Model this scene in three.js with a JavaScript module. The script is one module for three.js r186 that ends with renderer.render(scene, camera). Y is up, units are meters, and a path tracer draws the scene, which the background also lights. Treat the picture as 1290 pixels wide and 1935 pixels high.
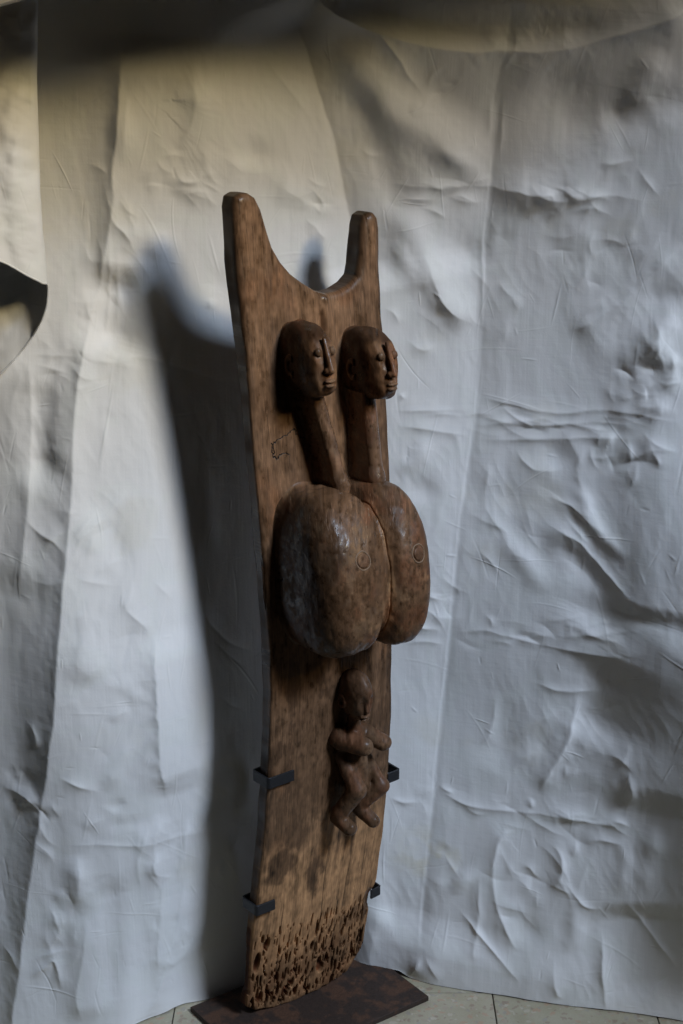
import * as THREE from 'three';

// ───────── camera, light, exposure ─────────
const scene = new THREE.Scene();
scene.background = new THREE.Color(0x000000);
const camera = new THREE.PerspectiveCamera(36, 683 / 1024, 0.05, 30);
camera.position.set(0, 1.62, 2.4);
camera.rotation.set(-17 * Math.PI / 180, 0, 0);
camera.focus = 2.42;
camera.userData.fStop = 8;
const renderer = new THREE.WebGLRenderer({ antialias: true });
renderer.setSize(683, 1024);
renderer.toneMapping = THREE.LinearToneMapping;
renderer.toneMappingExposure = 0.78;
renderer.shadowMap.enabled = true;

// A tall window to the right, in three stacked lamps: sunlit ground seen through its foot (warm), sky through its head (blue).
function windowLamp(azimuth, elevation, aim, half, soft, color, intensity, size) {
  const a = azimuth * Math.PI / 180, e = elevation * Math.PI / 180, far = 6;
  const l = new THREE.SpotLight(color, intensity, 0, half * Math.PI / 180, soft, 2);
  l.name = 'window_light'; l.position.set(far * Math.sin(a) * Math.cos(e), 0.85 + far * Math.sin(e), -0.05 + far * Math.cos(a) * Math.cos(e)); l.target.position.set(...aim);
  l.castShadow = true; l.shadow.radius = size / 0.02; l.shadow.mapSize.set(2048, 2048);
  scene.add(l, l.target);
}
windowLamp(47, 32, [-0.62, 1.30, -0.05], 7.5, 1.0, new THREE.Color(1.0, 0.79, 0.40), 66, 0.46);
windowLamp(47, 37, [0.0, 0.70, -0.05], 15, 0.4, new THREE.Color(0.97, 0.97, 1.0), 32, 0.58);
windowLamp(48, 42, [-0.25, 0.15, -0.05], 11, 0.8, new THREE.Color(0.60, 0.76, 1.0), 116, 0.58);
// the dim room behind the camera
const room = new THREE.RectAreaLight(new THREE.Color(1.0, 0.95, 0.88), 0.024, 3.2, 2.2);
room.name = 'room_light'; room.position.set(-0.9, 1.7, 3.6); room.lookAt(0, 0.8, 0); scene.add(room);

// ───────── helpers ─────────
const clamp = (x, a, b) => Math.min(b, Math.max(a, x)), mix = (a, b, t) => a + (b - a) * t;
const sstep = (a, b, x) => { const t = clamp((x - a) / (b - a), 0, 1); return t * t * (3 - 2 * t); };
let seed = 7;
const rnd = () => { seed = (seed + 0x6d2b79f5) | 0; let t = Math.imul(seed ^ (seed >>> 15), 1 | seed); t = (t + Math.imul(t ^ (t >>> 7), 61 | t)) ^ t; return ((t ^ (t >>> 14)) >>> 0) / 4294967296; };
const hash = (x, y, z) => { let h = (Math.imul(x, 374761393) + Math.imul(y, 668265263) + Math.imul(z, 1274126177)) | 0; h = Math.imul(h ^ (h >>> 13), 1274126177); return ((h ^ (h >>> 16)) >>> 0) / 4294967295; };
function noise(x, y, z = 0) {          // value noise, -1..1
  const X = Math.floor(x), Y = Math.floor(y), Z = Math.floor(z); x -= X; y -= Y; z -= Z;
  const u = x * x * (3 - 2 * x), v = y * y * (3 - 2 * y), w = z * z * (3 - 2 * z);
  const f = (k) => mix(mix(hash(X, Y, Z + k), hash(X + 1, Y, Z + k), u), mix(hash(X, Y + 1, Z + k), hash(X + 1, Y + 1, Z + k), u), v);
  return (w === 0 ? f(0) : mix(f(0), f(1), w)) * 2 - 1;
}
const GX = [], GY = []; for (let i = 0; i < 64; i++) { GX.push(Math.cos(i * 0.0981748)); GY.push(Math.sin(i * 0.0981748)); }
function perlin(x, y, z) {             // gradient noise, about -1..1
  const X = Math.floor(x), Y = Math.floor(y); x -= X; y -= Y; const u = x * x * x * (x * (x * 6 - 15) + 10), v = y * y * y * (y * (y * 6 - 15) + 10);
  const g = (i, j) => { const k = Math.floor(hash(X + i, Y + j, z) * 63.99); return GX[k] * (x - i) + GY[k] * (y - j); };
  return mix(mix(g(0, 0), g(1, 0), u), mix(g(0, 1), g(1, 1), u), v) * 1.5;
}
const fbm = (x, y, z = 0, n = 4) => { let s = 0, a = 0.5; for (let i = 0; i < n; i++) { s += a * noise(x, y, z + i * 7.3); x *= 2.03; y *= 2.03; z *= 2.03; a *= 0.5; } return s; };
const smin = (a, b, k) => { const h = Math.max(k - Math.abs(a - b), 0) / k; return Math.min(a, b) - h * h * k * 0.25; };
const smax = (a, b, k) => -smin(-a, -b, k);
const lerpTable = (T, x) => { let i = 0; while (i < T.length - 2 && x > T[i + 1][0]) i++; const [a, p] = T[i], [b, q] = T[i + 1]; return mix(p, q, clamp((x - a) / (b - a), 0, 1)); };
function capsule(u, v, w, a, b, ra, rb) {
  const bx = b[0] - a[0], by = b[1] - a[1], bz = b[2] - a[2], px = u - a[0], py = v - a[1], pz = w - a[2];
  const h = clamp((px * bx + py * by + pz * bz) / (bx * bx + by * by + bz * bz), 0, 1);
  return Math.hypot(px - bx * h, py - by * h, pz - bz * h) - mix(ra, rb, h);
}
const ellipsoid = (u, v, w, c, r) => { const x = (u - c[0]) / r[0], y = (v - c[1]) / r[1], z = (w - c[2]) / r[2]; return (Math.hypot(x, y, z) - 1) * Math.min(...r); };
const tag = (o, label, category, kind) => { o.userData.label = label; if (category) o.userData.category = category; if (kind) o.userData.kind = kind; return o; };
function part(name, geo, mat, parent) { const m = new THREE.Mesh(geo, mat); m.name = name; m.castShadow = m.receiveShadow = true; parent.add(m); return m; }
function tex(w, h, fill, srgb, channels = 4) {
  const d = new Uint8Array(w * h * 4), o = [0, 0, 0];
  for (let y = 0, i = 0; y < h; y++) for (let x = 0; x < w; x++, i += 4) { fill(x, y, o); for (let c = 0; c < 3; c++) { let q = clamp(o[c], 0, 1); if (srgb) q = q < 0.0031308 ? q * 12.92 : 1.055 * Math.pow(q, 1 / 2.4) - 0.055; d[i + c] = q * 255 + 0.5; } d[i + 3] = 255; }
  const t = new THREE.DataTexture(d, w, h); t.magFilter = THREE.LinearFilter; t.minFilter = THREE.LinearFilter; t.wrapS = t.wrapT = THREE.MirroredRepeatWrapping;
  if (srgb) t.colorSpace = THREE.SRGBColorSpace; t.needsUpdate = true; return t;
}

// Surface nets: the zero level of sdf(u, v, w) in a box as a smooth mesh.
function net(sdf, lo, hi, h, margin = 1.75) {
  const n = [0, 1, 2].map((k) => Math.ceil((hi[k] - lo[k]) / h) + 1), [nx, ny, nz] = n, F = new Float32Array(nx * ny * nz).fill(NaN), B = 6;
  const at = (i, j, k) => (k * ny + j) * nx + i, reach = B * h * margin;
  for (let k0 = 0; k0 < nz; k0 += B) for (let j0 = 0; j0 < ny; j0 += B) for (let i0 = 0; i0 < nx; i0 += B) {
    const d = sdf(lo[0] + (i0 + B / 2) * h, lo[1] + (j0 + B / 2) * h, lo[2] + (k0 + B / 2) * h);
    if (Math.abs(d) > reach) continue;
    for (let k = k0; k <= Math.min(k0 + B, nz - 1); k++) for (let j = j0; j <= Math.min(j0 + B, ny - 1); j++) for (let i = i0; i <= Math.min(i0 + B, nx - 1); i++) {
      const q = at(i, j, k); if (F[q] !== F[q]) F[q] = sdf(lo[0] + i * h, lo[1] + j * h, lo[2] + k * h) || 1e-9;
    }
  }
  const V = new Int32Array(nx * ny * nz).fill(-1), P = [], I = [];
  for (let k = 0; k < nz - 1; k++) for (let j = 0; j < ny - 1; j++) for (let i = 0; i < nx - 1; i++) {
    let cnt = 0, x = 0, y = 0, z = 0, bad = false, neg = 0; const c = [];
    for (let m = 0; m < 8; m++) { const f = F[at(i + (m & 1), j + ((m >> 1) & 1), k + (m >> 2))]; if (f !== f) { bad = true; break; } c.push(f); if (f < 0) neg++; }
    if (bad || neg === 0 || neg === 8) continue;
    for (let m = 0; m < 8; m++) for (const b of [1, 2, 4]) { if (m & b) continue; const f = c[m], g = c[m | b]; if ((f < 0) === (g < 0)) continue; const t = f / (f - g); x += (m & 1) + (b === 1 ? t : 0); y += ((m >> 1) & 1) + (b === 2 ? t : 0); z += (m >> 2) + (b === 4 ? t : 0); cnt++; }
    V[at(i, j, k)] = P.length / 3; P.push(lo[0] + (i + x / cnt) * h, lo[1] + (j + y / cnt) * h, lo[2] + (k + z / cnt) * h);
  }
  const quad = (a, b, c, d, flip) => { if (a < 0 || b < 0 || c < 0 || d < 0) return; if (flip) I.push(a, c, b, a, d, c); else I.push(a, b, c, a, c, d); };
  for (let k = 1; k < nz - 1; k++) for (let j = 1; j < ny - 1; j++) for (let i = 1; i < nx - 1; i++) {
    const f = F[at(i, j, k)]; if (f !== f) continue; const s = f < 0, fx = F[at(i + 1, j, k)], fy = F[at(i, j + 1, k)], fz = F[at(i, j, k + 1)];
    if (fx === fx && (fx < 0) !== s) quad(V[at(i, j - 1, k - 1)], V[at(i, j, k - 1)], V[at(i, j, k)], V[at(i, j - 1, k)], !s);
    if (fy === fy && (fy < 0) !== s) quad(V[at(i - 1, j, k - 1)], V[at(i - 1, j, k)], V[at(i, j, k)], V[at(i, j, k - 1)], !s);
    if (fz === fz && (fz < 0) !== s) quad(V[at(i - 1, j - 1, k)], V[at(i, j - 1, k)], V[at(i, j, k)], V[at(i - 1, j, k)], !s);
  }
  const g = new THREE.BufferGeometry(); g.setAttribute('position', new THREE.Float32BufferAttribute(P, 3)); g.setIndex(I); return g;
}

// ───────── the setting: wall, floor ─────────
const wallMat = new THREE.MeshStandardMaterial({ color: new THREE.Color(0.06, 0.045, 0.035), roughness: 0.9 });
{ const g = new THREE.BoxGeometry(4.4, 3.2, 0.12); const m = part('wall', g, wallMat, scene); m.position.set(0, 1.6, -0.34);
  tag(m, 'dark brown wall showing past the upper left corner of the sheet', null, 'structure'); }
const FLOOR = new THREE.Group(); FLOOR.name = 'floor'; tag(FLOOR, 'cream terrazzo tiled floor with thin dark joints', null, 'structure'); scene.add(FLOOR);
{
  const chips = []; for (let i = 0; i < 900; i++) chips.push([rnd(), rnd(), 0.004 + 0.014 * rnd() ** 2, 0.5 + rnd(), rnd() * 3.14, rnd()]);
  const N = 512, lab = new Float32Array(N * N).fill(-1);
  chips.forEach(([cx, cy, r, e, a, t]) => { const R = Math.ceil(r * 1.6 * N); for (let y = -R; y <= R; y++) for (let x = -R; x <= R; x++) { const X = x / N, Y = y / N, p = (X * Math.cos(a) + Y * Math.sin(a)) / e, q = (-X * Math.sin(a) + Y * Math.cos(a)) * e; if (Math.hypot(p, q) * (1 + 0.35 * noise((cx + X) * 120, (cy + Y) * 120)) < r) { const ix = ((Math.round(cx * N) + x) % N + N) % N, iy = ((Math.round(cy * N) + y) % N + N) % N; lab[iy * N + ix] = t; } } });
  const cols = [[0.40, 0.33, 0.26], [0.34, 0.31, 0.27], [0.45, 0.30, 0.21], [0.52, 0.47, 0.38], [0.30, 0.22, 0.17]];
  const map = tex(N, N, (x, y, o) => { const t = lab[y * N + x], g = 0.06 * fbm(x * 0.02, y * 0.02, 3) + 0.02 * noise(x * 0.4, y * 0.4); if (t < 0) { o[0] = 0.40 + g; o[1] = 0.362 + g; o[2] = 0.262 + g; } else { const c = cols[Math.floor(t * 4.999)]; for (let k = 0; k < 3; k++) o[k] = mix(c[k], [0.4, 0.36, 0.26][k], 0.3) + g; } }, true);
  const rough = tex(128, 128, (x, y, o) => { o[0] = o[1] = o[2] = 0.45 + 0.25 * fbm(x * 0.06, y * 0.06, 9); }, false);
  map.wrapS = map.wrapT = THREE.RepeatWrapping;
  const variants = [0, 1, 2].map((k) => { const m = map.clone(); m.offset.set(0.31 * k, 0.17 * k); return new THREE.MeshStandardMaterial({ map: m, roughnessMap: rough, roughness: 0.9, color: new THREE.Color(0.94 + 0.03 * k, 0.94 + 0.02 * k, 0.92 + 0.02 * k) }); });
  const S = 0.277, gap = 0.0022, shape = new THREE.Shape([[-1, -1], [1, -1], [1, 1], [-1, 1]].map(([x, y]) => new THREE.Vector2(x * (S - gap) / 2, y * (S - gap) / 2)));
  const g = new THREE.ExtrudeGeometry(shape, { depth: 0.012, bevelEnabled: true, bevelSize: 0.0006, bevelThickness: 0.0006, bevelOffset: -0.0006, bevelSegments: 1 }); g.rotateX(-Math.PI / 2); g.translate(0, -0.0126, 0);
  const uv = g.attributes.uv, p = g.attributes.position; for (let i = 0; i < uv.count; i++) uv.setXY(i, p.getX(i) / 0.3, p.getZ(i) / 0.3);
  for (let i = -4; i <= 4; i++) for (let j = -2; j <= 3; j++) { const t = part('floor_tile', g, variants[((i * 7 + j * 5) % 3 + 3) % 3], FLOOR); if (i !== -4 || j !== -2) t.name = 'floor_tile_' + String((i + 4) * 6 + j + 2).padStart(3, '0'); t.position.set(-0.012 + (i + 0.5) * S, 0, -0.005 + (j - 0.5) * S); t.rotation.y = Math.PI / 2 * (((i * 3 + j) % 4 + 4) % 4); }
  const bed = part('grout', new THREE.BoxGeometry(2.7, 0.02, 1.75), new THREE.MeshStandardMaterial({ color: new THREE.Color(0.05, 0.04, 0.03), roughness: 1 }), FLOOR); bed.position.set(0, -0.0125, 0.1);
}

// unseen board added above the frame to cast shade along the top of the sheet
const shadeBoardMat = new THREE.MeshStandardMaterial({ color: new THREE.Color(0.55, 0.50, 0.42), roughness: 0.7 });  // pale, so the added board bounces light onto the top of the sheet
const shadeBoard = new THREE.Group(); shadeBoard.name = 'added_shade_board'; shadeBoard.position.set(0, 2.035, 0.26); shadeBoard.rotation.z = 0.25; scene.add(shadeBoard);
tag(shadeBoard, 'pale unseen board added above the hung sheet to shade its top', 'added_shade_board');
part('added_shade_panel', new THREE.BoxGeometry(3.2, 0.526, 0.05), shadeBoardMat, shadeBoard);
for (const s of [-1, 1]) { const b = part(s < 0 ? 'added_bracket' : 'added_bracket_001', new THREE.BoxGeometry(0.04, 0.05, 0.515), shadeBoardMat, shadeBoard); b.position.set(s * 1.35, 0, -0.2825); }

// creases of the sheet, in metres across and up it: kind (g rounded, c sharp), height and half-widths in mm, then the points of its line
const FOLDS = [
  ['c',34,48,130,-0.321,1.62,-0.332,1.51,-0.344,1.42,-0.35,1.35,-0.369,1.27,-0.384,1.21,-0.397,1.15,-0.408,1.08,-0.413,0.984,-0.42,0.874,-0.434,0.746,-0.445,0.629,-0.466,0.5,-0.492,0.371,-0.525,0.196,-0.554,0.027,-0.564,-0.0367],
  ['g',5,16,16,-0.335,1.52,-0.326,1.46,-0.334,1.42],
  ['c',7,10,26,-0.36,1.38,-0.345,1.34,-0.324,1.31,-0.31,1.28],
  ['g',3,8,8,-0.315,1.54,-0.322,1.49,-0.329,1.43],
  ['c',6,8,22,-0.352,1.32,-0.363,1.22,-0.369,1.16],
  ['g',2.5,7,7,-0.342,1.3,-0.348,1.22,-0.352,1.17],
  ['g',-4,26,26,-0.388,1.22,-0.388,1.16],
  ['c',14,60,30,-0.482,1.15,-0.481,1.03,-0.487,0.904,-0.503,0.766],
  ['g',7,28,28,-0.446,1.11,-0.443,1.03,-0.436,0.952],
  ['g',-14,28,28,-0.465,1.12,-0.463,1.02,-0.468,0.928],
  ['g',1.5,4,4,-0.491,1.14,-0.45,1.14,-0.401,1.14],
  ['g',1.5,4,4,-0.491,1.13,-0.442,1.12,-0.41,1.11],
  ['c',1.5,4,8,-0.397,1.16,-0.361,1.14,-0.295,1.13,-0.246,1.11,-0.165,1.08],
  ['g',1.65,4.8,4.8,-0.45,1.12,-0.41,1.1],
  ['g',2,5,5,-0.254,1.17,-0.288,1.06],
  ['c',4,6,14,-0.363,1.05,-0.369,0.998,-0.379,0.94],
  ['c',5,7,12,-0.327,0.945,-0.349,0.922,-0.373,0.896,-0.401,0.87,-0.414,0.85],
  ['g',3,6,6,-0.369,0.923,-0.397,0.889,-0.414,0.866],
  ['g',5,10,10,-0.498,0.904,-0.472,0.881,-0.443,0.865,-0.418,0.838],
  ['g',2,7.2,7.2,-0.486,0.804,-0.443,0.802,-0.418,0.818],
  ['g',1.5,4.8,4.8,-0.414,0.814,-0.385,0.803,-0.345,0.792],
  ['c',5,9,14,-0.345,0.799,-0.333,0.757,-0.309,0.727,-0.297,0.696],
  ['g',2.2,6.4,6.4,-0.325,0.805,-0.331,0.773,-0.345,0.75],
  ['g',2.2,8,8,-0.297,0.795,-0.281,0.776,-0.265,0.757],
  ['g',-4,20,20,-0.39,0.952,-0.357,0.871,-0.333,0.798],
  ['g',6,30,30,-0.41,0.73,-0.398,0.69,-0.412,0.639],
  ['c',14,14,60,-0.296,0.721,-0.291,0.618,-0.29,0.508,-0.283,0.427],
  ['g',4,14,14,-0.317,0.56,-0.356,0.5,-0.374,0.455],
  ['g',5,12,12,-0.553,0.457,-0.509,0.447,-0.475,0.422],
  ['g',-4,14,14,-0.552,0.48,-0.499,0.472,-0.469,0.452],
  ['g',3,8,8,-0.449,0.493,-0.419,0.476,-0.374,0.455],
  ['g',1,4,4,-0.452,0.366,-0.391,0.363,-0.334,0.352,-0.268,0.349,-0.209,0.346],
  ['c',4,8,14,-0.311,0.395,-0.321,0.356,-0.334,0.317,-0.33,0.253],
  ['g',5,12,12,-0.294,0.401,-0.305,0.332,-0.301,0.236],
  ['g',4,12,12,-0.254,0.388,-0.261,0.317,-0.281,0.235],
  ['c',5,10,26,-0.294,0.285,-0.307,0.161,-0.316,0.0662],
  ['c',6,10,22,-0.258,0.274,-0.28,0.169,-0.294,0.111,-0.314,0.0439,-0.337,-0.00811],
  ['g',2.75,5.6,5.6,-0.296,0.115,-0.29,0.0988,-0.284,0.086],
  ['g',1.65,4.8,4.8,-0.284,0.086,-0.269,0.106,-0.25,0.141],
  ['g',2.75,9.6,9.6,-0.482,0.251,-0.469,0.221,-0.464,0.19],
  ['g',5,10,10,-0.528,0.102,-0.5,0.122,-0.48,0.142,-0.471,0.105,-0.469,0.0739],
  ['g',1.5,5.6,5.6,-0.522,0.134,-0.484,0.155,-0.443,0.163],
  ['c',6,16,40,-0.419,0.247,-0.43,0.142,-0.444,0.0663,-0.437,0.0144],
  ['g',6,22,22,-0.427,0.348,-0.425,0.226],
  ['g',-6,30,30,-0.382,0.308,-0.379,0.183,-0.395,0.0372],
  ['g',2.2,8,8,-0.573,0.172,-0.548,0.142,-0.537,0.112],
  ['g',-26,34,48,-0.349,1.28,-0.354,1.23,-0.362,1.17,-0.372,1.13],
  ['g',5,14,14,-0.192,0.337,-0.177,0.247,-0.188,0.165],
  ['g',4,9,9,-0.229,0.751,-0.201,0.694,-0.144,0.641],
  ['g',4,16,16,-0.223,0.974,-0.211,0.891,-0.208,0.807],
  ['g',5,16,16,-0.18,0.493,-0.156,0.405,-0.171,0.329],
  ['g',6,30,30,-0.251,1.57,-0.221,1.52,-0.238,1.48],
  ['c',6,14,40,-0.25,1.6,-0.224,1.56,-0.219,1.51,-0.234,1.47,-0.258,1.46],
  ['g',2.2,6.4,6.4,-0.279,1.44,-0.272,1.42,-0.248,1.41],
  ['g',4,8,8,-0.255,1.42,-0.24,1.4,-0.22,1.4,-0.211,1.42],
  ['g',2.2,6.4,6.4,-0.216,1.4,-0.2,1.39,-0.184,1.38],
  ['g',1.65,5.6,5.6,-0.203,1.42,-0.196,1.4,-0.18,1.39],
  ['g',1.65,4.8,4.8,-0.391,1.43,-0.364,1.42,-0.352,1.41],
  ['g',-5,24,24,-0.134,1.47,-0.135,1.41],
  ['c',5,12,20,-0.117,1.58,-0.093,1.55,-0.0692,1.52,-0.0451,1.48],
  ['g',6,22,22,-0.102,1.43,-0.0826,1.38,-0.0706,1.35],
  ['g',4,8,8,-0.0579,1.39,-0.0374,1.37,-0.0292,1.35,-0.05,1.33],
  ['g',2.2,5.6,5.6,-0.0537,1.4,-0.0414,1.39,-0.0208,1.38],
  ['g',2.2,5.6,5.6,-0.0459,1.33,-0.0335,1.31,-0.021,1.3],
  ['g',1.65,5.6,5.6,-0.204,1.22,-0.208,1.2],
  ['g',-3,18,18,-0.203,1.27,-0.191,1.24,-0.208,1.21],
  ['g',5,20,20,-0.282,1.34,-0.277,1.25],
  ['c',-34,70,80,-0.0837,1.67,-0.0565,1.6,-0.0318,1.52,-0.0091,1.44,0.0092,1.35,0.0262,1.28,0.0383,1.21],
  ['c',28,26,50,-0.0441,1.67,-0.00404,1.64,0.0446,1.62,0.11,1.6,0.176,1.59,0.258,1.59,0.338,1.59,0.41,1.61,0.479,1.63,0.538,1.66],
  ['g',-12,26,26,0.0121,1.66,0.0934,1.63,0.192,1.61,0.257,1.6,0.338,1.61,0.432,1.63],
  ['g',17,32,42,-0.00405,1.61,0.0368,1.55,0.0824,1.5,0.158,1.45,0.234,1.39],
  ['g',-9,42,42,0.0777,1.56,0.127,1.53,0.178,1.5,0.237,1.47],
  ['g',-8,30,30,0.00817,1.55,0.0372,1.47,0.0752,1.39,0.105,1.33],
  ['g',10,28,28,0.0753,1.37,0.114,1.3,0.145,1.24,0.176,1.19,0.223,1.16],
  ['g',-8,30,30,0.173,1.34,0.199,1.28,0.218,1.23],
  ['g',6,16,16,0.08,1.31,0.102,1.26,0.132,1.21],
  ['g',5,14,14,0.141,1.45,0.175,1.43,0.234,1.39],
  ['c',7,9,20,0.127,1.29,0.158,1.21,0.18,1.18,0.219,1.16],
  ['g',-12,50,50,0.299,1.56,0.358,1.51,0.394,1.44],
  ['g',9,26,26,0.48,1.6,0.468,1.54,0.447,1.48],
  ['g',10,30,30,0.524,1.52,0.479,1.48,0.426,1.44,0.363,1.39,0.298,1.37,0.235,1.38],
  ['g',-9,26,26,0.522,1.54,0.454,1.5,0.4,1.48],
  ['c',9,12,24,0.537,1.3,0.499,1.26,0.453,1.21,0.401,1.17,0.363,1.15],
  ['g',-9,34,34,0.54,1.24,0.486,1.18,0.414,1.13],
  ['g',8,20,20,0.541,1.22,0.495,1.15,0.444,1.1],
  ['g',6,12,12,0.0446,1.63,0.094,1.57,0.128,1.52],
  ['c',-22,80,140,0.261,1.67,0.255,1.6,0.247,1.56,0.242,1.51,0.24,1.45,0.236,1.38,0.231,1.3,0.227,1.21,0.224,1.12,0.223,1.03,0.211,0.931,0.2,0.841,0.191,0.75,0.185,0.637,0.176,0.511,0.166,0.405,0.157,0.292,0.146,0.166,0.137,0.0542],
  ['g',0.5,2,2,0.246,1.55,0.239,1.45,0.234,1.38,0.228,1.28,0.224,1.14,0.221,1.03,0.208,0.931,0.197,0.841,0.189,0.75,0.182,0.637,0.172,0.51,0.163,0.405,0.154,0.291,0.143,0.165,0.134,0.053],
  ['g',-0.6,3,3,0.252,1.55,0.245,1.45,0.241,1.38,0.235,1.28,0.231,1.14,0.228,1.03,0.215,0.931,0.204,0.841,0.196,0.75,0.189,0.637,0.18,0.511,0.17,0.405,0.161,0.292,0.15,0.167,0.141,0.0554],
  ['g',3,5,5,0.235,1.52,0.235,1.45],
  ['g',2,4,4,0.228,1.33,0.23,1.14],
  ['g',2,4,4,0.255,1.53,0.253,1.46,0.25,1.43],
  ['c',3.5,6.4,11.2,0.0626,1.39,0.121,1.38,0.18,1.38,0.236,1.38,0.298,1.37,0.348,1.36,0.421,1.37,0.486,1.36],
  ['g',2,4.8,4.8,0.0795,1.37,0.13,1.36,0.172,1.37],
  ['g',2.2,4,4,0.122,1.35,0.156,1.34,0.169,1.33],
  ['g',2.2,4.8,4.8,0.297,1.39,0.314,1.37,0.331,1.37,0.34,1.35],
  ['g',1.38,4.48,4.48,0.319,1.35,0.34,1.34,0.356,1.36,0.381,1.36],
  ['g',2.2,4.8,4.8,0.365,1.34,0.39,1.35,0.414,1.35],
  ['g',1.1,3.84,3.84,0.392,1.3,0.433,1.3,0.457,1.29],
  ['g',2,5.6,5.6,0.395,1.42,0.427,1.42,0.47,1.43],
  ['g',2.75,4.8,4.8,0.459,1.42,0.48,1.39,0.501,1.37],
  ['g',2.2,4.8,4.8,0.029,1.44,0.0456,1.43,0.0748,1.43],
  ['g',2.75,7.2,7.2,0.0683,1.19,0.0856,1.18,0.0969,1.16],
  ['g',2.75,9.6,9.6,0.103,1.14,0.134,1.12,0.159,1.13],
  ['c',2,4,7.2,0.0826,1.02,0.126,1.02,0.161,1.02,0.222,1.02],
  ['c',2.5,4,7.2,0.0828,0.996,0.135,0.99,0.179,0.981,0.218,0.975],
  ['g',2.2,4,4,0.0954,1.05,0.104,1.04],
  ['c',3,4,8,0.23,1.04,0.281,1.03,0.35,1.02,0.416,1.03,0.473,1.03,0.544,1.02],
  ['c',2.5,4,7.2,0.226,1.01,0.273,1,0.342,1,0.409,1.01,0.473,1.01],
  ['c',2.5,4,7.2,0.227,0.969,0.291,0.973,0.359,0.979,0.417,0.986,0.482,0.991],
  ['g',2.75,4,4,0.26,1.03,0.286,1.01,0.308,1,0.318,0.991],
  ['g',2.5,8,8,0.287,0.969,0.296,0.943,0.318,0.927,0.352,0.926,0.385,0.948],
  ['g',-5,22,22,0.317,0.953,0.351,0.95,0.384,0.965],
  ['g',5,16,16,0.0876,0.947,0.11,0.929,0.136,0.956,0.131,0.983],
  ['g',-5,20,20,0.101,0.902,0.137,0.884,0.172,0.885],
  ['g',2.2,7.2,7.2,0.44,1.08,0.432,1.06,0.441,1.04],
  ['g',1.65,4,4,0.245,0.932,0.243,0.906,0.239,0.875],
  ['g',-4,40,40,0.266,0.925,0.276,0.846,0.261,0.773],
  ['c',6,8,24,0.482,0.723,0.45,0.753,0.417,0.788,0.387,0.819,0.358,0.831,0.329,0.847],
  ['g',-4,16,16,0.462,0.717,0.421,0.749,0.379,0.792,0.354,0.815],
  ['g',5,9,9,0.336,0.884,0.361,0.877,0.382,0.87,0.403,0.851,0.436,0.833],
  ['g',6,14,14,0.381,0.913,0.394,0.889,0.411,0.847,0.445,0.808,0.461,0.794],
  ['g',6,22,22,0.251,0.826,0.286,0.793,0.321,0.751,0.335,0.716],
  ['g',-4,26,26,0.294,0.829,0.329,0.796,0.364,0.737],
  ['g',16,60,60,0.509,1.22,0.493,1.05,0.502,0.934,0.498,0.784,0.494,0.698],
  ['g',-10,50,50,0.387,0.836,0.422,0.727,0.407,0.663],
  ['g',14,70,70,0.552,0.714,0.512,0.606,0.502,0.482,0.515,0.373],
  ['g',-16,60,60,0.457,0.636,0.444,0.549,0.431,0.461],
  ['c',2.5,4,7.2,0.184,0.632,0.246,0.645,0.268,0.64,0.307,0.635,0.367,0.63,0.441,0.632,0.491,0.648],
  ['g',2.2,4,4,0.241,0.675,0.254,0.662,0.254,0.648],
  ['g',4,6,6,0.0901,0.679,0.131,0.648,0.18,0.637],
  ['g',2,4,4,0.185,0.609,0.14,0.619,0.0952,0.61],
  ['g',2,4.8,4.8,0.399,0.675,0.411,0.663,0.448,0.674,0.494,0.689],
  ['g',2,5.6,5.6,0.383,0.663,0.423,0.683,0.479,0.69],
  ['g',1.5,4,4,0.323,0.669,0.374,0.683,0.415,0.695],
  ['g',2,5.6,5.6,0.318,0.565,0.361,0.556,0.399,0.557,0.443,0.57],
  ['g',7,12,12,0.394,0.558,0.392,0.51,0.373,0.45,0.348,0.399,0.335,0.369],
  ['g',-6,30,30,0.284,0.532,0.277,0.455,0.26,0.388],
  ['g',4,12,12,0.266,0.54,0.259,0.472,0.237,0.422],
  ['g',2.75,5.6,5.6,0.439,0.463,0.464,0.46,0.488,0.44],
  ['g',5,9,9,0.472,0.453,0.481,0.409,0.475,0.352],
  ['g',1.65,4,4,0.38,0.432,0.379,0.404],
  ['c',3,4,7.2,0.161,0.348,0.216,0.329,0.269,0.329,0.331,0.334,0.392,0.337,0.434,0.336,0.48,0.344],
  ['g',2.2,4,4,0.17,0.354,0.198,0.343],
  ['g',2.2,4,4,0.327,0.359,0.325,0.341],
  ['g',2.75,4.8,4.8,0.435,0.332,0.463,0.348,0.488,0.341],
  ['g',3,5.6,5.6,0.406,0.293,0.435,0.309,0.46,0.31,0.477,0.31],
  ['g',2.2,4.8,4.8,0.401,0.298,0.393,0.269],
  ['g',2.75,4.8,4.8,0.0836,0.329,0.107,0.321,0.143,0.322],
  ['c',6,10,10,0.314,0.303,0.279,0.289,0.266,0.251,0.263,0.196,0.276,0.141,0.294,0.105,0.308,0.0827],
  ['g',5,8,8,0.35,0.289,0.371,0.275,0.376,0.243,0.364,0.218,0.35,0.214],
  ['g',2.75,5.6,5.6,0.306,0.233,0.324,0.24,0.333,0.228,0.35,0.214],
  ['g',4,6,6,0.376,0.239,0.398,0.206,0.421,0.186,0.451,0.185],
  ['g',-5,22,22,0.311,0.202,0.325,0.129,0.344,0.0926],
  ['g',5,14,14,0.403,0.207,0.4,0.14,0.388,0.0899],
  ['g',3,5,5,0.204,0.143,0.236,0.111,0.281,0.0641,0.314,0.0281],
  ['g',4,8,8,0.239,0.22,0.24,0.154,0.232,0.0854,0.23,0.0552],
  ['g',5,26,26,0.199,0.204,0.226,0.18],
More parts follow.
